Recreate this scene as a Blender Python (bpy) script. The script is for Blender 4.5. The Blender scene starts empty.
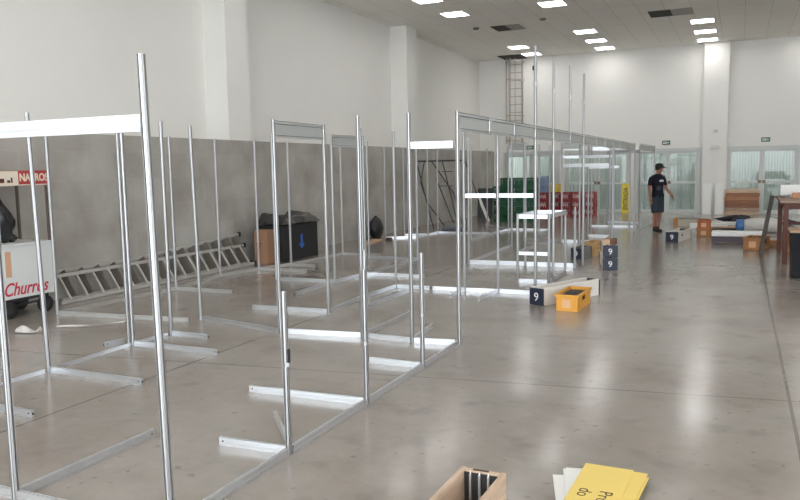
import bpy, bmesh, math, random
from mathutils import Vector, Matrix
random.seed(7)
S = bpy.context.scene
COL = S.collection
PI = math.pi

# ---------------------------------------------------------------- render view
S.view_settings.view_transform = 'Standard'
S.view_settings.look = 'None'
S.view_settings.gamma = 1
S.view_settings.use_curve_mapping = False
S.view_settings.exposure = 0.0

# ---------------------------------------------------------------- materials
def srgb(r, g, b):
    def f(c):
        c /= 255
        return c / 12.92 if c <= .04045 else ((c + .055) / 1.055) ** 2.4
    return (f(r), f(g), f(b), 1)

MATS = {}
def mat(name, col, rough=.6, metal=0, spec=.5, var=.0, scale=8, bump=0, emit=None):
    if name in MATS: return MATS[name]
    m = bpy.data.materials.new(name); m.use_nodes = True
    nt = m.node_tree; b = nt.nodes['Principled BSDF']
    b.inputs['Roughness'].default_value = rough
    b.inputs['Metallic'].default_value = metal
    b.inputs['Specular IOR Level'].default_value = spec
    b.inputs['Base Color'].default_value = col
    if var or bump:
        tc = nt.nodes.new('ShaderNodeTexCoord')
        no = nt.nodes.new('ShaderNodeTexNoise'); no.inputs['Scale'].default_value = scale; no.inputs['Detail'].default_value = 4
        nt.links.new(tc.outputs['Object'], no.inputs['Vector'])
        if var:
            mx = nt.nodes.new('ShaderNodeMix'); mx.data_type = 'RGBA'
            mx.inputs['A'].default_value = [c * (1 - var) for c in col[:3]] + [1]
            mx.inputs['B'].default_value = [min(1, c * (1 + var)) for c in col[:3]] + [1]
            nt.links.new(no.outputs['Fac'], mx.inputs['Factor'])
            nt.links.new(mx.outputs['Result'], b.inputs['Base Color'])
        if bump:
            bp = nt.nodes.new('ShaderNodeBump'); bp.inputs['Strength'].default_value = bump; bp.inputs['Distance'].default_value = .01
            nt.links.new(no.outputs['Fac'], bp.inputs['Height']); nt.links.new(bp.outputs['Normal'], b.inputs['Normal'])
    if emit:
        b.inputs['Emission Color'].default_value = emit[0]; b.inputs['Emission Strength'].default_value = emit[1]
    MATS[name] = m
    return m

def wood(name, col, axis='Y'):
    if name in MATS: return MATS[name]
    m = mat(name, col, .65)
    nt = m.node_tree; b = nt.nodes['Principled BSDF']
    tc = nt.nodes.new('ShaderNodeTexCoord'); mp = nt.nodes.new('ShaderNodeMapping')
    sc = {'X': (1.5, 14, 14), 'Y': (14, 1.5, 14), 'Z': (14, 14, 1.5)}[axis]
    mp.inputs['Scale'].default_value = sc
    no = nt.nodes.new('ShaderNodeTexNoise'); no.inputs['Scale'].default_value = 2.2; no.inputs['Detail'].default_value = 6; no.inputs['Roughness'].default_value = .65
    rp = nt.nodes.new('ShaderNodeValToRGB')
    rp.color_ramp.elements[0].position = .3; rp.color_ramp.elements[1].position = .7
    rp.color_ramp.elements[0].color = [c * .68 for c in col[:3]] + [1]
    rp.color_ramp.elements[1].color = [min(1, c * 1.2) for c in col[:3]] + [1]
    nt.links.new(tc.outputs['Object'], mp.inputs['Vector']); nt.links.new(mp.outputs['Vector'], no.inputs['Vector'])
    nt.links.new(no.outputs['Fac'], rp.inputs['Fac']); nt.links.new(rp.outputs['Color'], b.inputs['Base Color'])
    return m

ALU = mat('aluminium', (.78, .80, .83, 1), .36, .95, .5, .04, 30)
ALUP = mat('post_aluminium', (.46, .455, .455, 1), .40, .9, .5, .05, 30)
ALU_D = mat('dull_aluminium', (.55, .54, .52, 1), .45, .6, .5, .08, 12)
LADDER = mat('ladder_aluminium', (.56, .54, .51, 1), .5, .35, .5, .1, 9)
PANEL = mat('header_panel_grey', srgb(176, 179, 176), .35)
SEAM = mat('seam_grey', srgb(96, 95, 94), .6)
LOCK = mat('lock_black', (.02, .02, .022, 1), .5)
WHITE = mat('white_paint', srgb(235, 235, 232), .5)
WALLW = mat('white_wall_paint', srgb(233, 231, 226), .7, 0, .3, .02, 1.5)
NAVY = mat('navy_paint', srgb(34, 40, 58), .5, 0, .5, .15, 12)
BOXSIDE = mat('pale_box_side', srgb(226, 220, 212), .6, 0, .4, .1, 7)
BLACK = mat('black_plastic', (.008, .008, .01, 1), .6, 0, .2)
BAGM = mat('black_bag_film', (.014, .014, .016, 1), .32, 0, .5, 0, 18, .6)
GREYBAG = mat('grey_bag_film', srgb(88, 86, 84), .35, 0, .5, .4, 10, .6)
RUBBER = mat('rubber', (.02, .02, .02, 1), .8)
YELLOWBOARD = mat('yellow_board', srgb(232, 204, 112), .5)
YELLOWCRATE = mat('yellow_crate', srgb(222, 160, 62), .5, 0, .5, .12, 9)
BROWNCRATE = wood('brown_crate_wood', srgb(176, 120, 72))
PALEWOOD = wood('pale_wood', srgb(205, 172, 140), 'X')
CRATEWOOD = wood('raw_wood', srgb(200, 174, 150), 'Y')
ORANGEWOOD = wood('orange_wood', srgb(190, 142, 100), 'X')
REDWOOD = wood('red_brown_wood', srgb(92, 52, 42), 'Z')
TABLEWOOD = wood('table_top_wood', srgb(150, 125, 110), 'X')
GREEN = mat('green_plastic', srgb(16, 82, 52), .4, 0, .5, .1, 20)
RED = mat('red_plastic', srgb(150, 34, 42), .4, 0, .5, .1, 20)
BLUE = mat('blue_plastic', srgb(138, 156, 190), .4, 0, .5, .1, 20)
YPLAST = mat('yellow_plastic', srgb(225, 195, 70), .4, 0, .5, .1, 20)
STEEL = mat('dark_steel', (.05, .05, .055, 1), .45, .6)
GALV = mat('galvanised_steel', srgb(176, 168, 160), .5, .3)
CARDB = mat('cardboard', srgb(160, 122, 96), .75, 0, .3, .1, 6)
INK = mat('dark_ink', srgb(60, 36, 22), .6)
WINK = mat('white_ink', srgb(240, 240, 240), .6)
BLUEINK = mat('blue_ink', srgb(52, 104, 190), .6)
REDINK = mat('red_ink', srgb(190, 52, 70), .6)
SIGNRED = mat('sign_red', srgb(176, 58, 58), .5, 0, .5, .1, 9)
CREAM = mat('cream_print', srgb(226, 214, 196), .5)
SKIN = mat('skin', srgb(156, 106, 88), .55)
TEE = mat('tee_cloth', srgb(30, 32, 42), .85, 0, .2, .1, 25)
SHORTS = mat('shorts_cloth', srgb(56, 66, 76), .85, 0, .2, .12, 25)
CAP = mat('cap_cloth', srgb(34, 34, 34), .85)
HAIR = mat('hair', srgb(28, 22, 20), .8)
SHOE = mat('shoe_leather', srgb(36, 30, 30), .6)

# ---------------------------------------------------------------- mesh helper
class MB:
    def __init__(s): s.bm = bmesh.new()
    def box(s, x0, x1, y0, y1, z0, z1, mi=0, bev=0):
        vs = [s.bm.verts.new(p) for p in ((x0,y0,z0),(x1,y0,z0),(x1,y1,z0),(x0,y1,z0),(x0,y0,z1),(x1,y0,z1),(x1,y1,z1),(x0,y1,z1))]
        fs = [s.bm.faces.new([vs[i] for i in f]) for f in ((3,2,1,0),(4,5,6,7),(0,1,5,4),(1,2,6,5),(2,3,7,6),(3,0,4,7))]
        for f in fs: f.material_index = mi
        if bev:
            es = list({e for f in fs for e in f.edges})
            r = bmesh.ops.bevel(s.bm, geom=es, offset=bev, segments=2, affect='EDGES', profile=.6)
            for f in r['faces']: f.material_index = mi
        return s
    def hexa(s, pts, mi=0):          # 8 points, bottom ring then top ring
        vs = [s.bm.verts.new(p) for p in pts]
        for f in ((3,2,1,0),(4,5,6,7),(0,1,5,4),(1,2,6,5),(2,3,7,6),(3,0,4,7)):
            s.bm.faces.new([vs[i] for i in f]).material_index = mi
        return s
    def sweep(s, prof, a, b, up=(0,0,1), mi=0):   # closed profile (u, v) swept from a to b
        a, b = Vector(a), Vector(b); d = (b - a).normalized()
        upv = Vector(up)
        if abs(d.dot(upv)) > .98: upv = Vector((0, 1, 0))
        u = d.cross(upv).normalized(); v = u.cross(d).normalized()
        r0 = [s.bm.verts.new(a + u * p[0] + v * p[1]) for p in prof]
        r1 = [s.bm.verts.new(b + u * p[0] + v * p[1]) for p in prof]
        n = len(prof)
        for i in range(n):
            s.bm.faces.new((r0[i], r0[(i+1) % n], r1[(i+1) % n], r1[i])).material_index = mi
        s.bm.faces.new(r0[::-1]).material_index = mi; s.bm.faces.new(r1).material_index = mi
        return s
    def bar(s, a, b, w, h, up=(0,0,1), mi=0):
        return s.sweep([(-w/2,-h/2),(w/2,-h/2),(w/2,h/2),(-w/2,h/2)], a, b, up, mi)
    def tube(s, a, b, r, n=10, mi=0, r2=None):
        if r2 is None:
            return s.sweep([(r*math.cos(2*PI*i/n), r*math.sin(2*PI*i/n)) for i in range(n)], a, b, (0,0,1), mi)
        a, b = Vector(a), Vector(b); d = (b-a).normalized(); up = Vector((0,0,1)) if abs(d.z) < .98 else Vector((0,1,0))
        u = d.cross(up).normalized(); v = u.cross(d)
        r0 = [s.bm.verts.new(a+(u*math.cos(2*PI*i/n)+v*math.sin(2*PI*i/n))*r) for i in range(n)]
        r1 = [s.bm.verts.new(b+(u*math.cos(2*PI*i/n)+v*math.sin(2*PI*i/n))*r2) for i in range(n)]
        for i in range(n): s.bm.faces.new((r0[i], r0[(i+1)%n], r1[(i+1)%n], r1[i])).material_index = mi
        s.bm.faces.new(r0[::-1]).material_index = mi; s.bm.faces.new(r1).material_index = mi
        return s
    def path(s, pts, r, n=8, mi=0):
        for a, b in zip(pts, pts[1:]): s.tube(a, b, r, n, mi)
        return s
    def lathe(s, prof, n=24, c=(0,0,0), mi=0, axis='Z'):
        rings = []
        for r, z in prof:
            ring = []
            for i in range(n):
                t = 2*PI*i/n
                p = (r*math.cos(t), r*math.sin(t), z)
                if axis == 'X': p = (p[2], p[0], p[1])
                if axis == 'Y': p = (p[0], p[2], p[1])
                ring.append(s.bm.verts.new((c[0]+p[0], c[1]+p[1], c[2]+p[2])))
            rings.append(ring)
        for A, B in zip(rings, rings[1:]):
            for i in range(n): s.bm.faces.new((A[i], A[(i+1)%n], B[(i+1)%n], B[i])).material_index = mi
        s.bm.faces.new(rings[0][::-1]).material_index = mi; s.bm.faces.new(rings[-1]).material_index = mi
        return s
    def grid(s, nx, ny, fn, mi=0, closed=False):
        V = [[s.bm.verts.new(fn(i/nx, j/ny)) for j in range(ny+1)] for i in range(nx+1)]
        for i in range(nx):
            for j in range(ny):
                s.bm.faces.new((V[i][j], V[i+1][j], V[i+1][j+1], V[i][j+1])).material_index = mi
        return s
    def blob(s, c, rx, ry, rz, amp=.12, seed=0, nu=20, nv=14, flat=True, mi=0):
        rnd = random.Random(seed); ph = [rnd.uniform(0, 6.28) for _ in range(8)]
        top = s.bm.verts.new((c[0], c[1], c[2]+rz)); bot = s.bm.verts.new((c[0], c[1], c[2]-(rz)))
        rings = []
        for j in range(1, nv):
            th = PI*j/nv; ring = []
            for i in range(nu):
                f = 2*PI*i/nu
                k = 1 + amp*(math.sin(3*f+ph[0]+2*th)+.7*math.sin(5*f+ph[1]-3*th)+.6*math.sin(9*f+ph[2]+5*th))*math.sin(th)
                ring.append(s.bm.verts.new((c[0]+rx*k*math.sin(th)*math.cos(f), c[1]+ry*k*math.sin(th)*math.sin(f), c[2]+rz*math.cos(th)*(1+amp*.6*math.sin(4*f+ph[3])))))
            rings.append(ring)
        for i in range(nu):
            s.bm.faces.new((top, rings[0][i], rings[0][(i+1)%nu])); s.bm.faces.new((bot, rings[-1][(i+1)%nu], rings[-1][i]))
        for A, B in zip(rings, rings[1:]):
            for i in range(nu): s.bm.faces.new((A[i], B[i], B[(i+1)%nu], A[(i+1)%nu]))
        return s
    def clampz(s, z=0.0):
        for v in s.bm.verts:
            if v.co.z < z: v.co.z = z
        return s
    def build(s, name, m, parent=None, smooth=False, loc=None, rz=None):
        bmesh.ops.recalc_face_normals(s.bm, faces=s.bm.faces)
        me = bpy.data.meshes.new(name); s.bm.to_mesh(me); s.bm.free()
        for x in (m if isinstance(m, (list, tuple)) else [m]): me.materials.append(x)
        if smooth:
            for p in me.polygons: p.use_smooth = True
        o = bpy.data.objects.new(name, me); COL.objects.link(o)
        if parent: o.parent = parent
        if loc: o.location = loc
        if rz is not None: o.rotation_euler.z = rz
        return o

def tag(o, label, cat, group=None):
    o['label'] = label; o['category'] = cat
    if group: o['group'] = group
    return o
def thing(name, label, cat, loc=(0,0,0), rz=0, group=None):
    o = bpy.data.objects.new(name, None); COL.objects.link(o); o.empty_display_size = .1
    o.location = loc; o.rotation_euler.z = rz
    return tag(o, label, cat, group)
def struct(name, mb, m, parent=None):
    o = mb.build(name, m, parent)
    if not parent: o['kind'] = 'structure'
    return o
def share(o, parent, loc=(0,0,0), rot=(0,0,0), name=None, top=True):
    c = o.copy(); COL.objects.link(c); c.parent = parent; c.location = loc; c.rotation_euler = rot
    return c
def text(name, body, size, m, parent, M, shear=0, extrude=.0015, bold=0, align='CENTER', sx=1):
    cu = bpy.data.curves.new(name, 'FONT'); cu.body = body; cu.size = size; cu.shear = shear; cu.extrude = extrude; cu.offset = bold
    cu.align_x = align; cu.align_y = 'CENTER'
    t = bpy.data.objects.new(name + '_tmp', cu); COL.objects.link(t)
    bpy.context.view_layer.update()
    me = bpy.data.meshes.new_from_object(t)
    bpy.data.objects.remove(t); bpy.data.curves.remove(cu)
    me.name = name; me.materials.clear(); me.materials.append(m)
    o = bpy.data.objects.new(name, me); COL.objects.link(o); o.parent = parent
    o.matrix_local = M @ Matrix.Diagonal((sx, 1, 1, 1))
    return o
def basis(o, right, up):        # text plane: local x -> right, local y -> up
    r = Vector(right).normalized(); u = Vector(up).normalized(); n = r.cross(u)
    return Matrix(((r.x,u.x,n.x,o[0]),(r.y,u.y,n.y,o[1]),(r.z,u.z,n.z,o[2]),(0,0,0,1)))

# ---------------------------------------------------------------- camera (fitted)
F, YAW, PITCH, ROLL, H = 751.39, -.42536753, .10776136, -.01853904, 1.68
fw = Vector((math.sin(YAW)*math.cos(PITCH), math.cos(YAW)*math.cos(PITCH), -math.sin(PITCH)))
r = Vector((math.cos(YAW), -math.sin(YAW), 0)); u = r.cross(fw)
c, s = math.cos(ROLL), math.sin(ROLL)
R, U = c*r + s*u, -s*r + c*u
cd = bpy.data.cameras.new('camera'); cam = bpy.data.objects.new('camera', cd); COL.objects.link(cam)
cd.sensor_width = 36; cd.lens = F*36/800; cd.clip_start = .05; cd.clip_end = 200
cam.matrix_world = Matrix(((R.x,U.x,-fw.x,0),(R.y,U.y,-fw.y,0),(R.z,U.z,-fw.z,H),(0,0,0,1)))
S.camera = cam

# ---------------------------------------------------------------- setting
XL, XW, YF, ZC, XR, YB = -8.4, -8.95, 27.2, 5.58, 12.0, -6.0

def floor_mat():
    m = bpy.data.materials.new('polished_concrete'); m.use_nodes = True
    nt = m.node_tree; b = nt.nodes['Principled BSDF']; N = nt.nodes.new; L = nt.links.new
    g = N('ShaderNodeTexCoord')
    def noise(sc, det, rough=.55, dist=0):
        n = N('ShaderNodeTexNoise'); n.inputs['Scale'].default_value = sc; n.inputs['Detail'].default_value = det
        n.inputs['Roughness'].default_value = rough; n.inputs['Distortion'].default_value = dist
        L(g.outputs['Object'], n.inputs['Vector']); return n
    def math_(op, a, bb, c=None):
        n = N('ShaderNodeMath'); n.operation = op
        for i, v in enumerate((a, bb, c)):
            if v is None: continue
            if isinstance(v, (int, float)): n.inputs[i].default_value = v
            else: L(v, n.inputs[i])
        return n.outputs[0]
    def mixc(f, a, bb):
        n = N('ShaderNodeMix'); n.data_type = 'RGBA'
        for k, v in (('Factor', f), ('A', a), ('B', bb)):
            if hasattr(v, 'is_output'): L(v, n.inputs[k])
            else: n.inputs[k].default_value = v
        return n.outputs['Result']
    def ramp(fac, p0, p1):
        n = N('ShaderNodeMapRange'); n.inputs['From Min'].default_value = p0; n.inputs['From Max'].default_value = p1; L(fac, n.inputs['Value']); return n.outputs[0]
    big = noise(.35, 4, .55, .0); mid = noise(1.1, 5, .55, .0); small = noise(11, 5, .7)
    hue = noise(.8, 3, .5)
    base = mixc(ramp(big.outputs['Fac'], .35, .65), srgb(140, 132, 125), srgb(156, 150, 143))
    base = mixc(math_('MULTIPLY', ramp(hue.outputs['Fac'], .4, .6), .45), base, srgb(150, 139, 130))
    base = mixc(math_('MULTIPLY', ramp(mid.outputs['Fac'], .45, .7), .75), base, srgb(124, 113, 104))
    base = mixc(math_('MULTIPLY', ramp(small.outputs['Fac'], .35, .8), .16), base, srgb(182, 178, 172))
    spots = noise(3.1, 2, .5); base = mixc(math_('MULTIPLY', ramp(spots.outputs['Fac'], .58, .75), .35), base, srgb(98, 92, 88))
    specks = noise(14, 2, .5); base = mixc(math_('MULTIPLY', ramp(specks.outputs['Fac'], .66, .74), .45), base, srgb(92, 86, 82))
    sp = N('ShaderNodeSeparateXYZ'); L(g.outputs['Object'], sp.inputs[0])
    X, Y = sp.outputs['X'], sp.outputs['Y']
    def line(v, off, pitch, w):
        a = math_('SUBTRACT', v, off); a = math_('DIVIDE', a, pitch)
        f = math_('ABSOLUTE', math_('SUBTRACT', a, math_('ROUND', a, 0)), 0)
        return math_('LESS_THAN', f, w/pitch)
    l1 = line(X, .36, 4.76, .011)
    l2 = line(math_('SUBTRACT', Y, math_('MULTIPLY', X, .13)), 5.77, 5.2, .008)
    ln = math_('MAXIMUM', l1, l2)
    base = mixc(math_('MULTIPLY', ln, .62), base, srgb(72, 66, 62))
    L(base, b.inputs['Base Color'])
    rr = math_('ADD', math_('MULTIPLY', mid.outputs['Fac'], .16), .11)
    L(rr, b.inputs['Roughness']); b.inputs['Specular IOR Level'].default_value = .85
    bp = N('ShaderNodeBump'); bp.inputs['Strength'].default_value = .04; bp.inputs['Distance'].default_value = .01
    L(mid.outputs['Fac'], bp.inputs['Height']); L(bp.outputs['Normal'], b.inputs['Normal'])
    return m

def block_mat():
    m = bpy.data.materials.new('concrete_block'); m.use_nodes = True
    nt = m.node_tree; b = nt.nodes['Principled BSDF']; N = nt.nodes.new; L = nt.links.new
    tc = N('ShaderNodeTexCoord'); sp = N('ShaderNodeSeparateXYZ'); cb = N('ShaderNodeCombineXYZ'); L(tc.outputs['Object'], sp.inputs[0])
    L(sp.outputs['Y'], cb.inputs['X']); L(sp.outputs['Z'], cb.inputs['Y'])
    br = N('ShaderNodeTexBrick'); L(cb.outputs[0], br.inputs['Vector'])
    br.inputs['Color1'].default_value = srgb(171, 168, 161); br.inputs['Color2'].default_value = srgb(180, 177, 170); br.inputs['Mortar'].default_value = srgb(180, 176, 169)
    br.inputs['Scale'].default_value = 1; br.inputs['Brick Width'].default_value = .8; br.inputs['Row Height'].default_value = .4; br.inputs['Mortar Size'].default_value = .006
    n = N('ShaderNodeTexNoise'); n.inputs['Scale'].default_value = 1.7; n.inputs['Detail'].default_value = 6; L(tc.outputs['Object'], n.inputs['Vector'])
    mr = N('ShaderNodeMapRange'); mr.inputs['From Min'].default_value = .35; mr.inputs['From Max'].default_value = .75; L(n.outputs['Fac'], mr.inputs['Value'])
    mx = N('ShaderNodeMix'); mx.data_type = 'RGBA'; mx.blend_type = 'MULTIPLY'; mx.inputs['B'].default_value = (.72, .68, .66, 1)
    L(mr.outputs[0], mx.inputs['Factor']); L(br.outputs['Color'], mx.inputs['A']); L(mx.outputs['Result'], b.inputs['Base Color'])
    b.inputs['Roughness'].default_value = .8
    return m

def ceil_mat():
    m = bpy.data.materials.new('ceiling_tile'); m.use_nodes = True
    nt = m.node_tree; b = nt.nodes['Principled BSDF']; N = nt.nodes.new; L = nt.links.new
    tc = N('ShaderNodeTexCoord'); br = N('ShaderNodeTexBrick'); L(tc.outputs['Object'], br.inputs['Vector'])
    br.offset = 0; br.inputs['Scale'].default_value = 1; br.inputs['Brick Width'].default_value = .62; br.inputs['Row Height'].default_value = 1.24
    br.inputs['Mortar Size'].default_value = .008
    br.inputs['Color1'].default_value = srgb(238, 235, 229); br.inputs['Color2'].default_value = srgb(241, 238, 232); br.inputs['Mortar'].default_value = srgb(214, 210, 202)
    L(br.outputs['Color'], b.inputs['Base Color']); b.inputs['Roughness'].default_value = .8
    return m

struct('floor', MB().box(XW-.3, XR+.3, YB-10, YF+.2, -.2, 0), floor_mat())
struct('ceiling', MB().box(XW-.3, XR+.3, YB, YF+.2, ZC, ZC+.2), ceil_mat())
w = MB().box(XW-.2, XW, YB, YF, 2.25, ZC)
struct('wall_left', w, WALLW)
struct('wall_left_lower', MB().box(XW-.2, XL, YB, YF, 0, 2.25), block_mat())
for y0, y1 in ((11.28, 11.95), (19.36, 20.07), (2.9, 3.6)):
    struct('trim_column', MB().box(XW, XL-.06, y0, y1, 2.25, ZC), WALLW)
# far wall with door openings
DOORS = [(-8.02, -5.94), (-5.76, -3.46), (-3.32, -1.22), (-.46, 1.72), (3.2, 5.4)]
DZ = 2.2
w = MB(); xs = XW
for a, b_ in DOORS:
    w.box(xs, a, YF, YF+.2, 0, ZC); w.box(a, b_, YF, YF+.2, DZ, ZC); xs = b_
w.box(xs, XR, YF, YF+.2, 0, ZC)
struct('wall_far', w, WALLW)
struct('wall_right', MB().box(XR, XR+.2, 0, YF, 0, ZC).box(XR, XR+.2, YB, 0, 4.6, ZC), WALLW)
struct('trim_far_column', MB().box(-1.17, -.42, 26.88, YF, 0, ZC), WALLW)
struct('wall_back', MB().box(XW, XR, YB-.2, YB, 4.6, ZC), WALLW)

FRAME = mat('door_frame_aluminium', srgb(196, 199, 196), .45, .1)
GLASS = bpy.data.materials.new('door_glass'); GLASS.use_nodes = True
nt = GLASS.node_tree; nt.nodes.remove(nt.nodes['Principled BSDF'])
tr = nt.nodes.new('ShaderNodeBsdfTransparent'); tr.inputs[0].default_value = (.84, .87, .85, 1)
gl = nt.nodes.new('ShaderNodeBsdfGlossy'); gl.inputs['Roughness'].default_value = .03
mx = nt.nodes.new('ShaderNodeMixShader'); mx.inputs[0].default_value = .025
nt.links.new(tr.outputs[0], mx.inputs[1]); nt.links.new(gl.outputs[0], mx.inputs[2]); nt.links.new(mx.outputs[0], nt.nodes['Material Output'].inputs['Surface'])

for i, (a, b_) in enumerate(DOORS):
    d = bpy.data.objects.new('door_%d' % (i+1), None); COL.objects.link(d); d['kind'] = 'structure'
    d.location = ((a+b_)/2, YF, 0); wd = (b_-a)/2
    f = MB(); f.box(-wd, -wd+.09, -.05, .12, 0, DZ).box(wd-.09, wd, -.05, .12, 0, DZ).box(-wd+.09, wd-.09, -.05, .12, DZ-.1, DZ)
    f.build('door_frame', FRAME, d)
    for sgn in (-1, 1):
        x0, x1 = (-wd+.095, -.005) if sgn < 0 else (.005, wd-.095)
        lf = MB(); lf.box(x0, x0+.075, -.02, .05, .01, DZ-.105).box(x1-.075, x1, -.02, .05, .01, DZ-.105)
        lf.box(x0+.075, x1-.075, -.02, .05, .01, .12).box(x0+.075, x1-.075, -.02, .05, DZ-.18, DZ-.105).box(x0+.075, x1-.075, -.02, .05, 1.0, 1.08).box(x1-.24, x1-.22, .02, .045, .12, 1.0).box(x1-.24, x1-.22, .02, .045, 1.08, DZ-.18)
        lo = lf.build('door_leaf', FRAME, d)
        MB().box(x0+.075, x1-.075, .01, .018, .12, 1.0).box(x0+.075, x1-.075, .01, .018, 1.08, DZ-.18).build('door_glass', GLASS, lo)
        xk = x1-.06 if sgn < 0 else x0+.06
        MB().box(xk-.05, xk+.05, -.03, -.02, 1.0, 1.1).tube((xk, -.03, 1.05), (xk, -.075, 1.05), .03, 12).build('door_lock', mat('lock_bronze', srgb(110, 92, 80), .4, .6), lo)

# what stands outside the doors: pale corrugated screen and yard
struct('ground_outside', MB().box(-11, 9, YF+.2, YF+6, -.2, 0), mat('yard_concrete', srgb(150, 150, 146), .8, 0, .3, .1, 2))
cg = MB(); pr = []
n = 190
for k in range(n):
    x = -9.5+k*.09
    cg.hexa([(x,YF+1.5,0),(x+.045,YF+1.493,0),(x+.045,YF+1.56,0),(x,YF+1.56,0),(x,YF+1.5,2.7),(x+.045,YF+1.493,2.7),(x+.045,YF+1.56,2.7),(x,YF+1.56,2.7)])
    cg.hexa([(x+.045,YF+1.493,0),(x+.09,YF+1.5,0),(x+.09,YF+1.56,0),(x+.045,YF+1.56,0),(x+.045,YF+1.493,2.7),(x+.09,YF+1.5,2.7),(x+.09,YF+1.56,2.7),(x+.045,YF+1.56,2.7)])
struct('wall_outside', cg, mat('corrugated_sheet', srgb(158, 160, 156), .6))

struct('shade_slab_outside', MB().box(-11, 9, YF+.21, YF+.7, 2.9, 3.0), mat('shade_slab_white', srgb(200, 200, 196), .6))  # unseen slab added over the yard to darken what shows through the glass
# ---------------------------------------------------------------- ceiling lamps and vents
LAMPM = mat('lamp_diffuser', (1, 1, 1, 1), .5, emit=((1, .99, .98, 1), 13.0))
lamp_frame = lamp_diff = None
def ceiling_lamp(x, y, label, group='square ceiling lamps'):
    global lamp_frame, lamp_diff
    t = thing('ceiling_light', label, 'light', (x, y, ZC), 0, group)
    if lamp_frame is None:
        f = MB(); w_ = .29
        f.box(-w_-.02, -w_, -w_-.02, w_+.02, -.022, 0).box(w_, w_+.02, -w_-.02, w_+.02, -.022, 0).box(-w_, w_, -w_-.02, -w_, -.022, 0).box(-w_, w_, w_, w_+.02, -.022, 0)
        lamp_frame = f.build('lamp_frame', WHITE, t)
        lamp_diff = MB().box(-w_, w_, -w_, w_, -.016, -.004).build('diffuser', LAMPM, t)
    else:
        share(lamp_frame, t); share(lamp_diff, t)
YS = [26.3, 24.62, 22.8, 18.55, 16.68]
LL = {(-6.75, 0): 'lit square ceiling lamp in the left row, nearest the caged ladder top',
      (-6.75, 1): 'lit square ceiling lamp in the left row, second from the far wall',
      (-6.75, 3): 'lit square ceiling lamp in the left row, just before the left vent',
      (-6.75, 4): 'lit square ceiling lamp in the left row, cut by the top edge',
      (-4.25, 0): 'lit square ceiling lamp in the middle row, nearest the far wall',
      (-4.25, 1): 'lit square ceiling lamp in the middle row, second from the far wall',
      (-4.25, 2): 'lit square ceiling lamp in the middle row, third from the far wall',
      (-4.25, 3): 'lit square ceiling lamp in the middle row, alone at the top edge',
      (-1.07, 0): 'lit square ceiling lamp directly above the white far column',
      (-1.07, 1): 'lit square ceiling lamp second from the white far column',
      (-1.07, 2): 'lit square ceiling lamp third from the far column, beside the right vent'}
for (x, k), lb in LL.items(): ceiling_lamp(x, YS[k], lb)
for x in (-6.75, -4.25, -1.07, 2.1, 5.0, 8.4):
    for y in (14.8, 11.1, 7.4, 3.7, 0, -3.6) if x < 2 else (26.4, 22.8, 18.55, 14.8, 11.1, 7.4, 3.7, 0, -3.6):
        ceiling_lamp(x, y, 'lit square ceiling lamp outside the photo frame')
VENT = mat('vent_dark', srgb(52, 50, 48), .8); VENTG = mat('vent_grey', srgb(158, 154, 148), .7)
def vent(x, y, w, d, label):
    t = thing('ceiling_vent', label, 'vent', (x, y, ZC), 0)
    MB().box(-w/2, w/2, -d/2, d/2, -.012, 0).build('opening', VENT, t)
    g = MB().box(w/2, w*1.45, -d/2, d/2, -.014, 0)
    for k in range(5): g.box(w/2+.02, w*1.45-.02, -d/2+.06+k*d/5.4, -d/2+.1+k*d/5.4, -.022, -.014)
    g.build('grille', VENTG, t)
vent(-6.28, 21.1, .42, .8, 'dark open ceiling vent with grey grille above the caged ladder')
vent(-2.02, 21.2, .55, .85, 'dark open ceiling vent with grey grille left of the right lamp row')
def detector(x, y, label):
    tag(MB().lathe([(.06, -.05), (.085, -.03), (.09, 0)], 16).build('smoke_detector', mat('detector_plastic', srgb(120, 116, 112), .5), None, True, (x, y, ZC)), label, 'detector')
detector(-6.9, 20.7, 'small dark round detector on the ceiling left of the left vent')
detector(-4.9, 20.3, 'small dark round detector on the ceiling near the middle lamps')

# ---------------------------------------------------------------- daylight
W = bpy.data.worlds.new('sky'); S.world = W; W.use_nodes = True
bg = W.node_tree.nodes['Background']; bg.inputs['Color'].default_value = (.88, .95, 1, 1); bg.inputs['Strength'].default_value = 7.2

# ---------------------------------------------------------------- exit signs
def exit_sign(x, z, label):
    t = thing('exit_sign', label, 'sign', (x, YF, z), 0, 'green exit signs over the doors')
    MB().box(-.13, .13, -.03, -.002, -.07, .07, 0, .004).build('sign_plate', mat('exit_green', srgb(22, 84, 66), .4), t)
    g = MB().box(-.1, .03, -.034, -.03, -.03, .0).box(-.1, .03, -.034, -.03, .018, .034)
    g.hexa([(.05,-.034,-.03),(.1,-.034,0),(.1,-.03,0),(.05,-.03,-.03),(.05,-.034,.03),(.1,-.034,.002),(.1,-.03,.002),(.05,-.03,.03)])
    g.build('sign_marks', WINK, t)
exit_sign(-2.33, 2.39, 'small green exit sign above the door behind the man in the cap')
exit_sign(.71, 2.4, 'small green exit sign above the right glass door')
exit_sign(-4.7, 2.36, 'small green exit sign above the door with the yellow board')
exit_sign(-7.02, 2.36, 'small green exit sign on the wall right of the caged ladder')
def emerg(z, w, label):
    tag(MB().box(-w, w, -.06, 0, -.05, .05, 0, .012).build('emergency_light', mat('pale_plastic', srgb(205, 204, 200), .4), None, False, (-.78, 26.882, z)), label, 'light')
emerg(2.72, .07, 'small pale box fixed high on the white far column')
emerg(2.2, .14, 'wide pale emergency light low on the white far column')
t = tag(MB().lathe([(.03, -.1), (.06, -.08), (.06, .02), (.05, .06)], 14).build('security_camera', BLACK, None, True, (-6.85, 27.05, 5.2)), 'small black security camera high on far wall beside the ladder top', 'camera')
MB().box(-.02, .02, 0, .16, -.02, .02).build('bracket', BLACK, t)

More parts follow.
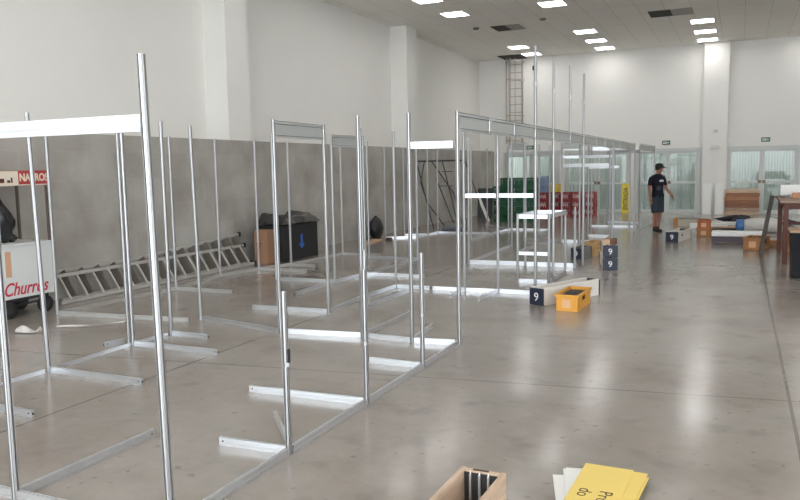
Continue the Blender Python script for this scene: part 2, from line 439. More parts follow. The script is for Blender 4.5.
# ---------------------------------------------------------------- caged wall ladder
t = thing('caged_ladder', 'tall steel caged ladder climbing the far wall to a dark hatch', 'ladder', (-7.52, 27.05, 0))
for sx in (-.25, .25): MB().bar((sx, 0, 2.35), (sx, 0, ZC-.02), .035, .025).build('side_rail', GALV, t)
for k in range(11):
    MB().tube((-.23, 0, 2.5+k*.285), (.23, 0, 2.5+k*.285), .014, 8).build('rung', GALV, t)
for z in (2.6, 3.5, 4.76, 5.42):
    h = MB(); pts = [(.25*math.cos(a)*1.25, -.72*math.sin(a) if True else 0, z) for a in [PI*k/10 for k in range(11)]]
    for a, b_ in zip(pts, pts[1:]): h.bar(a, b_, .01, .035)
    h.build('cage_hoop', GALV, t)
for a in (.12, .34, .5, .66, .88):
    A = PI*a; MB().bar((.3125*math.cos(A), -.72*math.sin(A), 2.5), (.3125*math.cos(A), -.72*math.sin(A), 5.5), .025, .01).build('cage_bar', GALV, t)
tag(MB().box(-7.95, -7.15, 26.2, 27.15, ZC-.03, ZC-.001).build('roof_hatch', VENT), 'dark square hatch in the ceiling at the top of the caged ladder', 'hatch')

# ---------------------------------------------------------------- modular aluminium frames
def post_profile(R_=.02):
    p = []
    for k in range(8):
        a = 2*PI*k/8
        for da, rr in ((-.30, R_), (-.19, R_), (-.19, R_*.45), (.19, R_*.45), (.19, R_), (.30, R_)):
            p.append((rr*math.cos(a+da), rr*math.sin(a+da)))
    return p
PROF = post_profile()
POSTS = {}
def post(fr, x, y, h=2.2, z0=0, top=None, name='post'):
    bx, by = x - fr.location.x, y - fr.location.y
    if name not in ('post',) or top is not None:
        tx, ty = top or (x, y)
        mb = MB(); mb.sweep(PROF, (0, 0, 0), (tx-x, ty-y, h))
        o = mb.build(name, ALUP, fr, False, (bx, by, z0)); return o
    if (h,) not in POSTS:
        mb = MB(); mb.sweep(PROF, (0, 0, 0), (0, 0, h)); mb.lathe([(.012, h), (.012, h+.004)], 12)
        POSTS[(h,)] = mb.build('post', ALUP, fr, False, (bx, by, z0)); return POSTS[(h,)]
    o = POSTS[(h,)].copy(); COL.objects.link(o); o.parent = fr; o.location = (bx, by, z0); o.rotation_euler.z = random.choice((0, .1, -.1)); return o
def rail_prof(h):
    a = .011; g = .0035
    return [(-a, 0), (a, 0), (a, h*.30), (a-g, h*.34), (a-g, h*.42), (a, h*.46), (a, h), (a*.35, h), (a*.35, h-.006), (-a*.35, h-.006), (-a*.35, h), (-a, h), (-a, h*.46), (-a+g, h*.42), (-a+g, h*.34), (-a, h*.30)]
def rail(fr, x0, y0, x1, y1, z=0, h=.05, name='floor_rail', ends=(1, 1), m=None):
    ox, oy = fr.location.x, fr.location.y
    a = Vector((x0-ox, y0-oy, z)); b = Vector((x1-ox, y1-oy, z)); d = (b-a).normalized()
    a2, b2 = a + d*.021*ends[0], b - d*.021*ends[1]
    mb = MB(); mb.sweep(rail_prof(h), a2, b2)
    o = mb.build(name, m or ALU, fr)
    k = MB(); any_ = False
    for p, sg, e in ((a2, -1, ends[0]), (b2, 1, ends[1])):
        if not e:      # free end shows its lock
            q = p + d*sg*.001 + Vector((0, 0, h*.5)); k.tube(q, q + d*sg*.004, .008, 10)
            n_ = d.cross(Vector((0,0,1))); q2 = p - d*sg*.03 + Vector((0,0,h*.55)) + n_*.0112; k.tube(q2, q2+n_*.002, .006, 10)
            q3 = p - d*sg*.03 + Vector((0,0,h*.55)) - n_*.0112; k.tube(q3, q3-n_*.002, .006, 10); any_ = True
    if any_: k.build('lock', LOCK, o)
    else: k.bm.free()
    return o
def header(fr, x0, y0, x1, y1, z0=2.02, z1=2.19):
    ox, oy = fr.location.x, fr.location.y
    d = Vector((x1-x0, y1-y0, 0)).normalized(); n_ = Vector((-d.y, d.x, 0))
    a = Vector((x0-ox, y0-oy, 0)) + d*.022; b = Vector((x1-ox, y1-oy, 0)) - d*.022
    p = MB(); p.bar((a.x, a.y, (z0+z1)/2), (b.x, b.y, (z0+z1)/2), .006, z1-z0-.045)
    o = p.build('header_panel', PANEL, fr)
    q = MB(); q.sweep(rail_prof(.028), (a.x, a.y, z1-.028), (b.x, b.y, z1-.028)); q.build('header_rail', ALU, fr)
    q = MB(); q.sweep(rail_prof(.02), (a.x, a.y, z0), (b.x, b.y, z0)); q.build('header_rail', ALU, fr)
    q = MB()
    for zz in (z1-.031, z0+.022, z1-.002): q.bar((a.x, a.y, zz), (b.x, b.y, zz), .0235, .006)
    q.build('seam', SEAM, fr)
def frame(label, x, y, group='aluminium booth frames'):
    return thing('booth_frame', label, 'frame', (x, y, 0), 0, group)
A = -2.4

# 1. nearest bay, cut by the photo's lower left corner
f = frame('nearest aluminium booth frame at lower left with a beam across its two posts', A, 2.6)
post(f, -2.375, 2.6, 2.2, 0, (-2.405, 2.6)); post(f, -3.41, 2.6, 2.2)
post(f, -4.42, 2.6, 2.2)
rail(f, -3.41, 2.6, -2.4, 2.6, 1.865, .075, 'cross_beam'); rail(f, -4.42, 2.6, -3.41, 2.6, 1.865, .075, 'cross_beam')
rail(f, -3.41, 2.6, -2.4, 2.6); rail(f, -4.42, 2.6, -3.41, 2.6)
rail(f, -3.41, 2.6, -3.39, 3.6, ends=(1, 0))
rail(f, A, 2.6, A, 3.64)
# 2. front line of knee high posts
f = frame('low aluminium frame of three waist high posts along the aisle edge', A, 3.66)
post(f, A-.01, 3.66, .98); post(f, A, 4.67, .98); post(f, A, 5.72, .98)
rail(f, A, 3.66, A, 4.67); rail(f, A, 4.67, A, 5.72); rail(f, A, 5.72, A, 6.61)
rail(f, A, 3.66, -2.9, 3.64, ends=(1, 0)); rail(f, A, 4.67, -3.39, 4.64, ends=(1, 0)); rail(f, A, 5.72, -2.93, 5.74)
post(f, -2.96, 5.78, .98)
for y, z in ((3.66, .55), (4.67, .45), (5.72, .46)):
    MB().lathe([(.0225, -.012), (.0225, .012)], 12).build('collar', ALUP, f, False, (0, y-3.66, z))
MB().box(.018, .026, -.01, .01, .56, .64).build('latch', LOCK, f, False, (-.01, 0, 0))
o = tag(MB().sweep(rail_prof(.045), (0, 0, 0), (-.37, .41, 0)).build("loose_rail", ALU_D, None, False, (-2.5, 3.79, 0)), 'short loose aluminium rail on the floor beside the first low post', 'rail')
# 3. long facade with header
FY = [6.63, 7.62, 8.57, 9.55, 10.58, 11.7, 12.8, 13.99, 14.95, 16.0, 17.02, 18.08, 19.55]
f = frame('long aluminium facade frame with a continuous header of pale panels along the aisle', A, 6.63)
for k, y in enumerate(FY):
    if k in (0, 9, 12): post(f, A, y, 2.2)
    elif k in (3, 4, 6):
        post(f, A, y, 2.2); post(f, A, y, .98, 2.206)
        MB().lathe([(.024, -.03), (.024, .03)], 12).build('collar', ALU_D, f, False, (0, y-6.63, 2.72))
    elif k == 5:
        post(f, A, y, .18, 2.015); post(f, A, y, .98, 2.206); MB().lathe([(.024, -.03), (.024, .03)], 12).build('collar', ALU_D, f, False, (0, y-6.63, 2.72))
    else: post(f, A, y, .18, 2.015, name='upright', top=(A, y))
for a, b_ in zip(FY, FY[1:]): header(f, A, a, A, b_)
# 4. cross wall frame at the facade corner
f = frame('aluminium cross frame with one long floor rail behind the low posts', -3.42, 6.6)
post(f, -2.86, 6.56); post(f, -3.42, 6.6); post(f, -4.33, 6.5); post(f, -5.58, 6.77, top=(-5.605, 6.76))
rail(f, -5.58, 6.77, -4.33, 6.5); rail(f, -4.33, 6.5, -3.42, 6.6); rail(f, -3.42, 6.6, -2.86, 6.56); rail(f, -2.86, 6.56, -2.42, 6.62)
rail(f, -2.86, 6.56, A-.02, 6.62, 1.865, .062, 'cross_beam')
rail(f, -3.42, 6.6, -3.42, 7.8, ends=(1, 0)); rail(f, -2.86, 6.56, -2.93, 7.26, ends=(1, 0))
post(f, -4.38, 7.6); header(f, -4.33, 6.5, -4.38, 7.6)
rail(f, -5.42, 7.55, -4.38, 7.6, ends=(0, 1)); rail(f, -4.38, 7.6, -4.45, 8.65)
post(f, -4.45, 8.65); post(f, -4.42, 9.6); rail(f, -4.45, 8.65, -4.42, 9.6)
rail(f, -4.1, 8.05, -4.09, 9.35, ends=(0, 0)); rail(f, -4.42, 9.6, -3.9, 9.58, ends=(1, 0))
# 5. left line of posts with comb of floor rails
f = frame('aluminium frame of tall posts with one metre floor rails like a comb at left', -5.4, 4.5)
post(f, -5.4, 3.56); post(f, -5.37, 4.5, top=(-5.42, 4.5)); post(f, -5.42, 5.54); post(f, -5.36, 6.02)
for y, x1 in ((3.6, -4.46), (4.5, -4.31), (5.52, -4.36)): rail(f, -5.4, y, x1, y-.02, ends=(1, 0))
rail(f, -5.36, 6.02, -4.86, 5.99, ends=(1, 0))
rail(f, -5.4, 3.56, -5.38, 4.48, h=.03); rail(f, -5.38, 4.52, -5.42, 5.52, h=.03); rail(f, -5.42, 5.56, -5.38, 6.0, h=.03)
post(f, -5.53, 5.6, 2.18); rail(f, -5.62, 5.36, -5.55, 5.58, ends=(0, 1))
rail(f, -7.47, 6.44, -5.62, 6.62, m=ALU_D)
# 6. middle row between back and front
f = frame('aluminium frame with a pale header panel in the middle of the booth rows', -5.42, 9.72)
post(f, -6.5, 9.7); post(f, -5.48, 9.72); post(f, -5.4, 10.58); header(f, -5.48, 9.72, -5.4, 10.58)
rail(f, -5.45, 8.6, -5.48, 9.7, ends=(0, 1)); rail(f, -5.48, 9.72, -5.4, 10.58)
rail(f, -5.4, 10.58, -4.4, 10.6, ends=(1, 0)); rail(f, -6.5, 9.7, -5.48, 9.72)
post(f, -5.36, 12.62); rail(f, -5.4, 10.6, -5.37, 12.6)
post(f, -6.4, 12.7); rail(f, -6.4, 12.7, -5.36, 12.62)
# 7. cross frame with two white rails
f = frame('aluminium frame with white waist high rails beside the facade opening', -2.93, 9.62)
post(f, -3.39, 9.6); post(f, -2.93, 9.64)
for a, b_ in ((-3.39, -2.93), (-2.93, A-.02)):
    rail(f, a, 9.6+(.04 if a > -3 else 0), b_, 9.62, 1.275, .055, 'cross_beam'); rail(f, a, 9.6+(.04 if a > -3 else 0), b_, 9.62)
rail(f, -3.85, 9.58, -3.39, 9.6, ends=(0, 1)); rail(f, -2.93, 9.64, -2.98, 8.96, ends=(1, 0)); rail(f, -3.39, 9.6, -3.41, 9.1, ends=(1, 0))
# 8. counter frame
f = frame('waist high open aluminium counter frame under the facade header', -2.9, 10.62)
P8 = [(-2.93, 10.62), (-2.47, 10.62), (-2.47, 11.72), (-2.93, 11.72)]
for p in P8: post(f, p[0], p[1], 1.0)
for k in range(4):
    a, b_ = P8[k], P8[(k+1) % 4]
    rail(f, *a, *b_, .93, .06, 'top_rail')
    if k in (0, 3): rail(f, *a, *b_, .40, .05, 'shelf_rail')
    if k in (0, 1): rail(f, *a, *b_)
# 9. cross frame farther back
f = frame('aluminium frame of tall and short posts on a long floor rail behind the counter', -4.3, 12.42)
post(f, -4.3, 12.42); post(f, -3.29, 12.42, .98); post(f, -2.46, 12.42, 1.0)
rail(f, -4.3, 12.42, -3.29, 12.42, h=.07); rail(f, -3.29, 12.42, -2.46, 12.42, h=.07)
rail(f, -4.3, 12.42, -4.38, 15.3); post(f, -4.36, 15.35); post(f, -4.4, 16.5); header(f, -4.36, 15.35, -4.4, 16.5)
# 10. back row along the block wall
f = frame('row of thin aluminium posts standing just in front of the grey block wall at left', -7.47, 6.44)
EP = [(-7.47, 6.44), (-7.37, 8.43), (-7.59, 9.73), (-7.45, 10.6), (-7.25, 11.3), (-7.15, 13.03)]
for k, p in enumerate(EP): post(f, p[0], p[1], 2.2 if k != 0 else 2.16)
for a, b_ in zip(EP, EP[1:]): rail(f, *a, *b_, m=ALU_D)
rail(f, -7.37, 8.43, -6.38, 8.42, ends=(1, 0), m=ALU_D); rail(f, -7.45, 10.6, -6.5, 10.6, ends=(1, 0), m=ALU_D)
rail(f, -7.15, 13.03, -6.3, 13.0, ends=(1, 0), m=ALU_D); rail(f, -7.25, 11.3, -6.7, 11.2, ends=(1, 0), m=ALU_D)
# 11. far row by the black bag
f = frame('cluster of far thin aluminium posts beside the black folding stand', -7.4, 17)
EP = [(-7.77, 16.34), (-7.66, 17.2), (-7.12, 16.73), (-7.1, 17.41), (-7.1, 18.08)]
for p in EP: post(f, *p)
rail(f, *EP[0], *EP[2]); rail(f, *EP[2], *EP[3]); rail(f, *EP[3], *EP[4]); rail(f, *EP[1], *EP[3]); rail(f, -7.1, 18.08, -5.7, 18.05, ends=(1, 0))
# 12. far middle
f = frame('far aluminium frame of five posts in front of the green crates', -5.65, 16.5)
for p in ((-5.65, 16.5), (-6.57, 20.6), (-5.6, 19.4), (-4.48, 18.2), (-4.5, 19.4)): post(f, *p)
rail(f, -6.57, 20.6, -5.6, 19.4); rail(f, -5.6, 19.4, -4.5, 19.4); rail(f, -4.5, 19.4, -4.48, 18.2); rail(f, -5.65, 16.5, -5.6, 19.4)
# 13. frames behind the facade with white beams
f = frame('aluminium frame with white overhead beams behind the middle of the facade', -3.5, 16.4)
post(f, -4.42, 16.7); post(f, -3.54, 16.42); post(f, -2.5, 16.3)
header(f, -3.54, 16.42, -3.15, 16.4)
post(f, -3.15, 16.4)
rail(f, -4.42, 16.7, -3.56, 16.44, 1.93, .08, 'cross_beam'); rail(f, -3.54, 16.42, -3.15, 16.4, 1.83, .06, 'cross_beam')
rail(f, -3.15, 16.4, -2.5, 16.3, 1.83, .06, 'cross_beam'); rail(f, -3.54, 16.42, -2.5, 16.3, 1.645, .07, 'cross_beam')
rail(f, -3.54, 16.42, -3.17, 16.4, h=.07); rail(f, -3.13, 16.4, -2.5, 16.3, h=.07); rail(f, -4.42, 16.7, -3.56, 16.44, h=.07)
# 14. far end frames
f = frame('farthest aluminium frame with white beams near the yellow board', -3.2, 18)
for p in ((-3.22, 17.8), (-3.7, 20.9), (-2.5, 19.4), (-3.1, 20.9), (-3.5, 22.4), (-2.6, 22.3)): post(f, *p)
rail(f, -3.22, 17.8, -2.5, 17.75, 1.6, .06, 'cross_beam'); rail(f, -3.7, 20.9, -3.1, 20.9, 2.07, .1, 'cross_beam'); rail(f, -3.1, 20.9, -2.5, 20.85, 2.07, .1, 'cross_beam')
rail(f, -3.7, 20.9, -3.1, 20.9, 1.88, .07, 'cross_beam'); rail(f, -3.1, 20.9, -2.6, 22.3, 2.0, .08, 'cross_beam')
rail(f, -3.22, 17.8, -2.7, 17.76, h=.07, ends=(1, 0)); rail(f, -3.7, 20.9, -2.5, 20.85, h=.05); rail(f, -3.5, 22.4, -2.6, 22.3)
# 15. end header
f = frame('last aluminium frame with header panel at the far end by the man', -2.35, 20.1)
post(f, -2.33, 20.1); post(f, -2.25, 22.7); header(f, -2.33, 20.1, -2.25, 22.7); rail(f, -2.33, 20.1, -2.25, 22.7)


# ================================================================= boxes on the aisle floor
def plank_box(label, x, y, rz, L, w_=.2, hgt=.19, side=None, group='long cases with navy ends marked 9', num_flip=False, z=0, hole=True, contents=None):
    """long open case: navy end plates with a 9, pale sides, rim, bars inside. origin = middle of the near end"""
    t = thing('equipment_case', label, 'case', (x, y, z), rz, group)
    sd = side or BOXSIDE; a = w_/2; k = .012
    MB().box(-a, -a+k, .012, L-.012, .012, hgt).build('side_panel', sd, t); MB().box(a-k, a, .012, L-.012, .012, hgt).build('side_panel', sd, t)
    MB().box(-a, a, .012, L-.012, 0, .012).build('bottom', sd, t)
    for nm, y0, y1 in (('end_panel', -.006, .012), ('end_panel', L-.012, L+.006)):
        e = MB(); e.box(-a-.008, a+.008, y0, y1, 0, hgt+.006, 0, .003).build(nm, NAVY, t)
    MB().box(-a-.006, -a+.022, .012, L-.012, hgt, hgt+.012).box(a-.022, a+.006, .012, L-.012, hgt, hgt+.012).build('rim', sd, t)
    if hole:
        MB().box(a+.0005, a+.003, L*.28, L*.28+.1, hgt*.5, hgt*.72).build('handle_hole', LOCK, t)
    n_ = text('number', '9', hgt*.72, WINK, t, basis((0, -.0075, hgt*.48), (-1,0,0) if num_flip else (1,0,0), (0,0,-1) if num_flip else (0,0,1)), bold=0)
    if contents:
        cts = MB()
        for q in range(contents): cts.box(-a+.02+q*(w_-.04)/contents, -a+.02+(q+.6)*(w_-.04)/contents, .06, L-.06, .02, hgt*.85)
        cts.build('packed_bars', ALU_D, t)
    return t
a = math.atan2(-(9.77-8.86), -( -1.62+2.13)) # direction of the long case
rzl = -.46
plank_box('long pale case with navy end marked 9, lying behind the yellow crate', -2.22, 8.9, rzl, 1.12, .2, .2, contents=3)
plank_box('navy-ended case marked 9 under another, bottom of the stack of two', -1.865, 12.28, .22, 1.0, .215, .19)
t9 = plank_box('navy-ended case marked 9 lying on another, top of the stack of two', -1.865, 12.28, .2, .95, .215, .19, z=.2025, contents=2)
o = tag(MB().box(-.05, .03, -.1, .1, 0, .09, 0, .01).build('wood_block', wood('dark_wood', srgb(110, 72, 46)), None, False, (-1.83, 12.45, .4045)), 'small brown wooden block on top of the stacked navy cases', 'block')
o = tag(MB().box(-.09, -.075, -.3, .3, 0, .085).box(-.075, .02, -.3, -.285, 0, .085).build('wood_offcut', PALEWOOD, None, False, (-1.9, 12.62, .4045)), 'pale angled wood offcut on top of the stacked navy cases', 'offcut')
plank_box('pale case with navy end marked 9 lying before the small wooden crate under the header', -2.66, 13.56, -.16, .52, .19, .19, side=mat('grey_side', srgb(140, 138, 135), .6), hole=False)
plank_box('pale open case with navy end marked 9, alone before the man in the cap', -1.31, 17.1, -.2, 1.02, .25, .21, contents=2)

def slat_crate(label, x, y, rz, w_, L, hgt, m, group=None, slots=True, z=0, paper=False, cont=None, name='crate', rim=True):
    t = thing(name, label, 'crate', (x, y, z), rz, group); a = w_/2; k = .014
    MB().box(-a, a, 0, L, 0, .014).build('bottom', m, t)
    for x0 in (-a, a-k):
        sd = MB()
        if slots and L > .4:
            sd.box(x0, x0+k, k, L*.36, .014, hgt).box(x0, x0+k, L*.64, L-k, .014, hgt).box(x0, x0+k, L*.36, L*.64, .014, hgt*.5).box(x0, x0+k, L*.36, L*.64, hgt*.82, hgt)
        else: sd.box(x0, x0+k, k, L-k, .014, hgt)
        sd.build('side_panel', m, t)
    for y0 in (0, L-k):
        e = MB()
        e.box(-a, a, y0, y0+k, .014, hgt)
        o = e.build('end_panel', m, t)
    if rim:
        r_ = MB(); e = .018
        r_.box(-a-e, -a+.004, -e, L+e, hgt-.012, hgt+.012).box(a-.004, a+e, -e, L+e, hgt-.012, hgt+.012).box(-a+.004, a-.004, -e, .004, hgt-.012, hgt+.012).box(-a+.004, a-.004, L-.004, L+e, hgt-.012, hgt+.012)
        r_.box(-a+.02, -a+.04, -.01, 0, .0, hgt-.012).box(a-.04, a-.02, -.01, 0, 0, hgt-.012)
        r_.build('rim', m, t)
    if paper: MB().box(-a*.42, a*.35, -.004, -.0005, hgt*.2, hgt*.75).build('paper_label', mat('label_paper', srgb(218, 172, 130), .6), t)
    if cont:
        cm = MB()
        for q in range(cont): cm.box(-a+.03+q*(w_-.06)/cont, -a+.03+(q+.45)*(w_-.06)/cont, .05, L-.05, .02, hgt*.92)
        cm.build('packed_bars', STEEL, t)
    return t
slat_crate('open yellow crate holding dark bars in front of the long pale case', -1.795, 8.62, -.05, .25, .64, .18, YELLOWCRATE, paper=True, cont=5)
slat_crate('small raw wooden crate with hand hole right behind the pale case under the header', -2.53, 14.2, -.16, .26, .62, .23, wood('straw_wood', srgb(196, 160, 112)), slots=True)
slat_crate('brown crate on the floor, lower one of two stacked before the planks', -.735, 18.56, 0, .3, .42, .17, BROWNCRATE, paper=True)
slat_crate('reddish brown crate stacked on another brown crate before the planks', -.735, 18.55, 0, .28, .42, .17, wood('red_crate_wood', srgb(186, 108, 70)), paper=True, z=.183)
slat_crate('brown crate with pale label under the white board at right', .25, 15.9, -.25, .34, .6, .22, BROWNCRATE, paper=True, cont=3)

# near wooden crate, cut by the bottom edge of the photo
t = thing('wooden_crate', 'raw wooden crate with upright grey strips inside, cut by the bottom edge', 'crate', (-1.13, 2.55, 0), -.02)
L_, a, hh, k = .86, .115, .2, .024
MB().box(-a, -a+k, 0, L_, .012, hh, 0, .003).build('side_panel', CRATEWOOD, t); MB().box(a-k, a, 0, L_, .012, hh, 0, .003).build('side_panel', CRATEWOOD, t)
MB().box(-a, a, 0, L_, 0, .012).build('bottom', CRATEWOOD, t)
MB().box(-a+k, a-k, 0, .02, .012, hh).build('end_panel', CRATEWOOD, t)
MB().box(-a+k, a-k, L_-.03, L_-.002, .012, hh-.004).box(-.05, .03, L_-.022, L_-.008, hh-.004, hh-.001, 1).build('end_panel', [CRATEWOOD, INK], t)
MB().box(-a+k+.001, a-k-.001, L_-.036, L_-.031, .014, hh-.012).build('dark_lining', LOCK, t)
g = MB()
for x in (-.055, -.008, .038): g.box(x-.006, x+.006, L_-.048, L_-.037, .014, hh-.016).hexa([(x-.004,L_-.046,hh-.016),(x+.004,L_-.046,hh-.016),(x+.004,L_-.039,hh-.016),(x-.004,L_-.039,hh-.016),(x-.002,L_-.044,hh-.004),(x+.002,L_-.044,hh-.004),(x+.002,L_-.041,hh-.004),(x-.002,L_-.041,hh-.004)])
g.build('upright_strip', ALU, t)
for q in range(3): MB().bar((-.075+q*.02, .05, .06+q*.012), (-.075+q*.018, L_-.12, .05+q*.012), .014, .014).build('packed_bar', ALU_D, t)

# pile of boards, cut by the bottom edge
def board(name, label, x, y, rz, w_, L, z, th, m, writing=False):
    o = MB().box(-w_/2, w_/2, -L, 0, 0, th, 0, .0015).build(name, m, None, False, (x, y, z), rz)
    tag(o, label, 'board', 'boards in the pile at the bottom edge')
    return o
board('white_board', 'lowest white board, farthest left in the pile at the bottom edge', -.81, 3.94, .27, .16, .95, 0, .01, WHITE)
board('white_board', 'second white board in the pile, just left of the yellow ones', -.75, 4.02, .24, .2, .95, .0105, .01, WHITE)
board('white_board', 'third white board in the pile, mostly hidden under the yellow boards', -.735, 4.015, .2, .2, .95, .021, .008, WHITE)
board('yellow_board', 'lowest yellow board showing only a thin strip at right of the pile', -.515, 4.01, -.07, .24, .95, .0295, .007, YELLOWBOARD)
board('yellow_board', 'middle yellow board sticking out right under the lettered one', -.525, 4.04, -.06, .24, .95, .037, .007, YELLOWBOARD)
o = board('yellow_board', 'topmost yellow board with dark lettering, on the pile at the bottom edge', -.605, 4.04, -.03, .255, .95, .0445, .007, YELLOWBOARD)
text('lettering', 'Pro', .095, INK, o, basis((.045, -.33, .0072), (0,-1,0), (1,0,0)), extrude=.0004, align='LEFT')
text('lettering', 'do', .095, INK, o, basis((-.055, -.33, .0072), (0,-1,0), (1,0,0)), extrude=.0004, align='LEFT')
for q in o.children: q.location.y += .0

# ================================================================= left side by the block wall
# churros cart
t = thing('churros_cart', 'white churros vending cart with red lettering and roof sign at far left', 'cart', (-7.75, 6.0, 0), 0)
def rrect(y0, y1, z0, z1, r_, x0, x1, mb):
    pts = []
    for cy_, cz_, a0 in ((y1-r_, z1-r_, 0), (y0+r_, z1-r_, PI/2)):
        for q in range(7): pts.append((cy_+r_*math.cos(a0+q*PI/12), cz_+r_*math.sin(a0+q*PI/12)))
    pts += [(y0, z0), (y1, z0)]
    A_ = [mb.bm.verts.new((x0, p[0], p[1])) for p in pts]; B_ = [mb.bm.verts.new((x1, p[0], p[1])) for p in pts]; n = len(pts)
    for i in range(n): mb.bm.faces.new((A_[i], A_[(i+1)%n], B_[(i+1)%n], B_[i]))
    mb.bm.faces.new(A_[::-1]); mb.bm.faces.new(B_); return mb
CARTW = mat('cart_white', srgb(212, 214, 212), .4, 0, .5, .04, 5)
rrect(-.72, .68, .24, .87, .05, -.56, 0, MB()).build('body', CARTW, t)
MB().box(-.58, .02, -.74, .64, .86, .885, 0, .006).build('counter', CARTW, t)
for y in (-.68, .655):
    for x in (-.54, -.02): MB().box(x-.014, x+.014, y-.014, y+.014, .87, 1.57).build('sign_post', mat('post_brown', srgb(96, 84, 78), .5), t)
MB().box(-.49, -.465, .15, .175, .885, 1.57).build('sign_post', STEEL, t)
sg = MB().box(-.56, .005, -.72, .25, 1.57, 1.735).build('roof_sign', CREAM, t)
MB().box(-.56, .006, .25, .685, 1.572, 1.74).build('red_sign', SIGNRED, t)
MB().box(.005, .012, -.72, .685, 1.565, 1.578).build('sign_trim', CREAM, t)
MB().box(.0055, .008, -.02, .06, 1.6, 1.65).box(.0055, .008, .1, .14, 1.6, 1.63).box(.0055, .008, .15, .17, 1.6, 1.66).build('sign_print', mat('print_brown', srgb(90, 40, 40), .6), t)
text('sign_lettering', 'NARROS', .125, CREAM, t, basis((.0075, .465, 1.655), (0,1,0), (0,0,1)), bold=.004, sx=.82)
text('lettering', 'Churros', .215, REDINK, t, basis((.002, .25, .345), (0,1,0), (0,0,1)), shear=.35, bold=.003, sx=.83)
MB().box(.0005, .003, .0, .075, .5, .8).build('tan_poster', mat('poster_tan', srgb(205, 160, 128), .6), t)
fr_ = MB().box(-.5, -.04, -.62, .6, .2, .24)
fr_.bar((-.06, -.5, .12), (-.06, .6, .16), .02, .02).bar((-.5, -.5, .12), (-.5, .6, .16), .02, .02); fr_.build('chassis', STEEL, t)
for y, x in ((.04, -.06), (.56, -.06), (.04, -.5), (.56, -.5)):
    wh = MB().lathe([(.03, -.028), (.1, -.025), (.105, -.012), (.105, .012), (.1, .025), (.03, .028)], 26, (x, y, .105), 0, 'X').build('wheel', RUBBER, t, True)
    MB().lathe([(.05, -.03), (.05, .03)], 18, (x, y, .105), 0, 'X').build('hub', STEEL, wh)
    MB().box(x-.034, x-.030, y-.02, y+.02, .105, .21).build('fork', STEEL, wh)
b_ = MB().blob((0, 0, .27), .17, .13, .3, .16, 4); b_.clampz(0)
for v in b_.bm.verts:
    if v.co.z > .3: v.co.y -= (v.co.z-.3)*.15; v.co.x *= 1-.5*(v.co.z-.3)/.3; v.co.y *= 1-.35*(v.co.z-.3)/.3
o = tag(b_.build('black_bag', BAGM, None, True, (-8.05, 6.19, .8855)), 'black plastic bag standing on the counter of the white churros cart', 'bag')
k_ = MB().blob((.05, .12, .05), .05, .05, .05, .25, 9, 12, 8).build('knot', BAGM, o, True)

# ladders lying against the wall
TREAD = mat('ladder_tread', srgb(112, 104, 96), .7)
def ladder(label, y0, y1, xb, xt, zt, dz_end, nr, rw=.024, rm=None):
    t = thing('ladder', label, 'ladder', (xb, y0, 0), 0)
    L = y1-y0; dx = xt-xb
    def P(f, g):    # f along, g 0 bottom rail 1 top rail
        return (dx*g, L*f, .03 + (zt-.03)*g + dz_end*max(0, f-.35)/.65*g)
    for g in (0, 1): MB().bar(P(0, g), P(.35, g), .025, .045).bar(P(.35, g), P(1, g), .025, .045).build('side_rail', LADDER, t)
    for q in range(nr):
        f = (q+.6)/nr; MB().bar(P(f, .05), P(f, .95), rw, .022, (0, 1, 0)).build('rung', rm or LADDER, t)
    for g in (0, 1):
        p = P(1, g); MB().box(p[0]-.025, p[0]+.025, p[1], p[1]+.05, max(0, p[2]-.04), p[2]+.04).build('rubber_foot', RUBBER, t)
    return t
ladder('aluminium ladder lying on edge against the block wall, the front one', 6.95, 11.2, -7.98, -8.2, .35, 0, 15)
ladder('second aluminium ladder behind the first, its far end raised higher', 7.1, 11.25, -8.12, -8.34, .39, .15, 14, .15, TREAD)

# cardboard box, black wrapped case, film
t = thing('cardboard_box', 'brown cardboard box standing beside the black case at the wall', 'box', (-7.92, 11.45, 0), 0)
MB().box(-.14, .14, -.1, .12, 0, .61, 0, .004).build('body', CARDB, t)
MB().box(-.14, -.003, -.1, .12, .6105, .616).box(.003, .14, -.1, .12, .6105, .616).build('flap', CARDB, t)
MB().box(-.1, .02, -.103, -.1005, .36, .375).box(-.07, -.01, -.103, -.1005, .31, .34).build('print', INK, t)
t = thing('black_case', 'big black wrapped case with a blue arrow, against the block wall', 'case', (-7.98, 12.24, 0), 0)
MB().box(-.2, .37, -.62, .62, 0, .68, 0, .012).build('body', mat('black_wrap', (.012, .012, .014, 1), .5), t)
g = MB().box(.3705, .373, -.02, .05, .3, .47); g.hexa([(.3705,-.09,.3),(.373,-.09,.3),(.373,.12,.3),(.3705,.12,.3),(.3705,.01,.2),(.373,.01,.2),(.373,.02,.2),(.3705,.02,.2)])
g.build('blue_arrow', BLUEINK, t)
b_ = MB()
def fz(u_, v_):
    x = -.2+.62*v_; y = -.64+1.28*u_
    e = min(u_, 1-u_, v_, 1-v_)
    z = .16+.035*math.sin(9*u_+3*v_)+.03*math.sin(17*u_-5*v_)*math.sin(7*v_+1)
    if e < .06: z *= .1+.9*e/.06
    return (x+.012*math.sin(14*u_), y+.015*math.sin(11*v_), max(z, .006))
b_.grid(44, 26, fz); b_.grid(44, 26, lambda u_, v_: (fz(u_, v_)[0], fz(u_, v_)[1], .001))
o = b_.build('film_cover', mat('grey_black_film', srgb(48, 47, 46), .25, 0, .6, .75, 4.5, .6), None, True, (-7.98, 12.24, .6815))
tag(o, 'crumpled grey and black plastic film piled on top of the black case', 'plastic film')

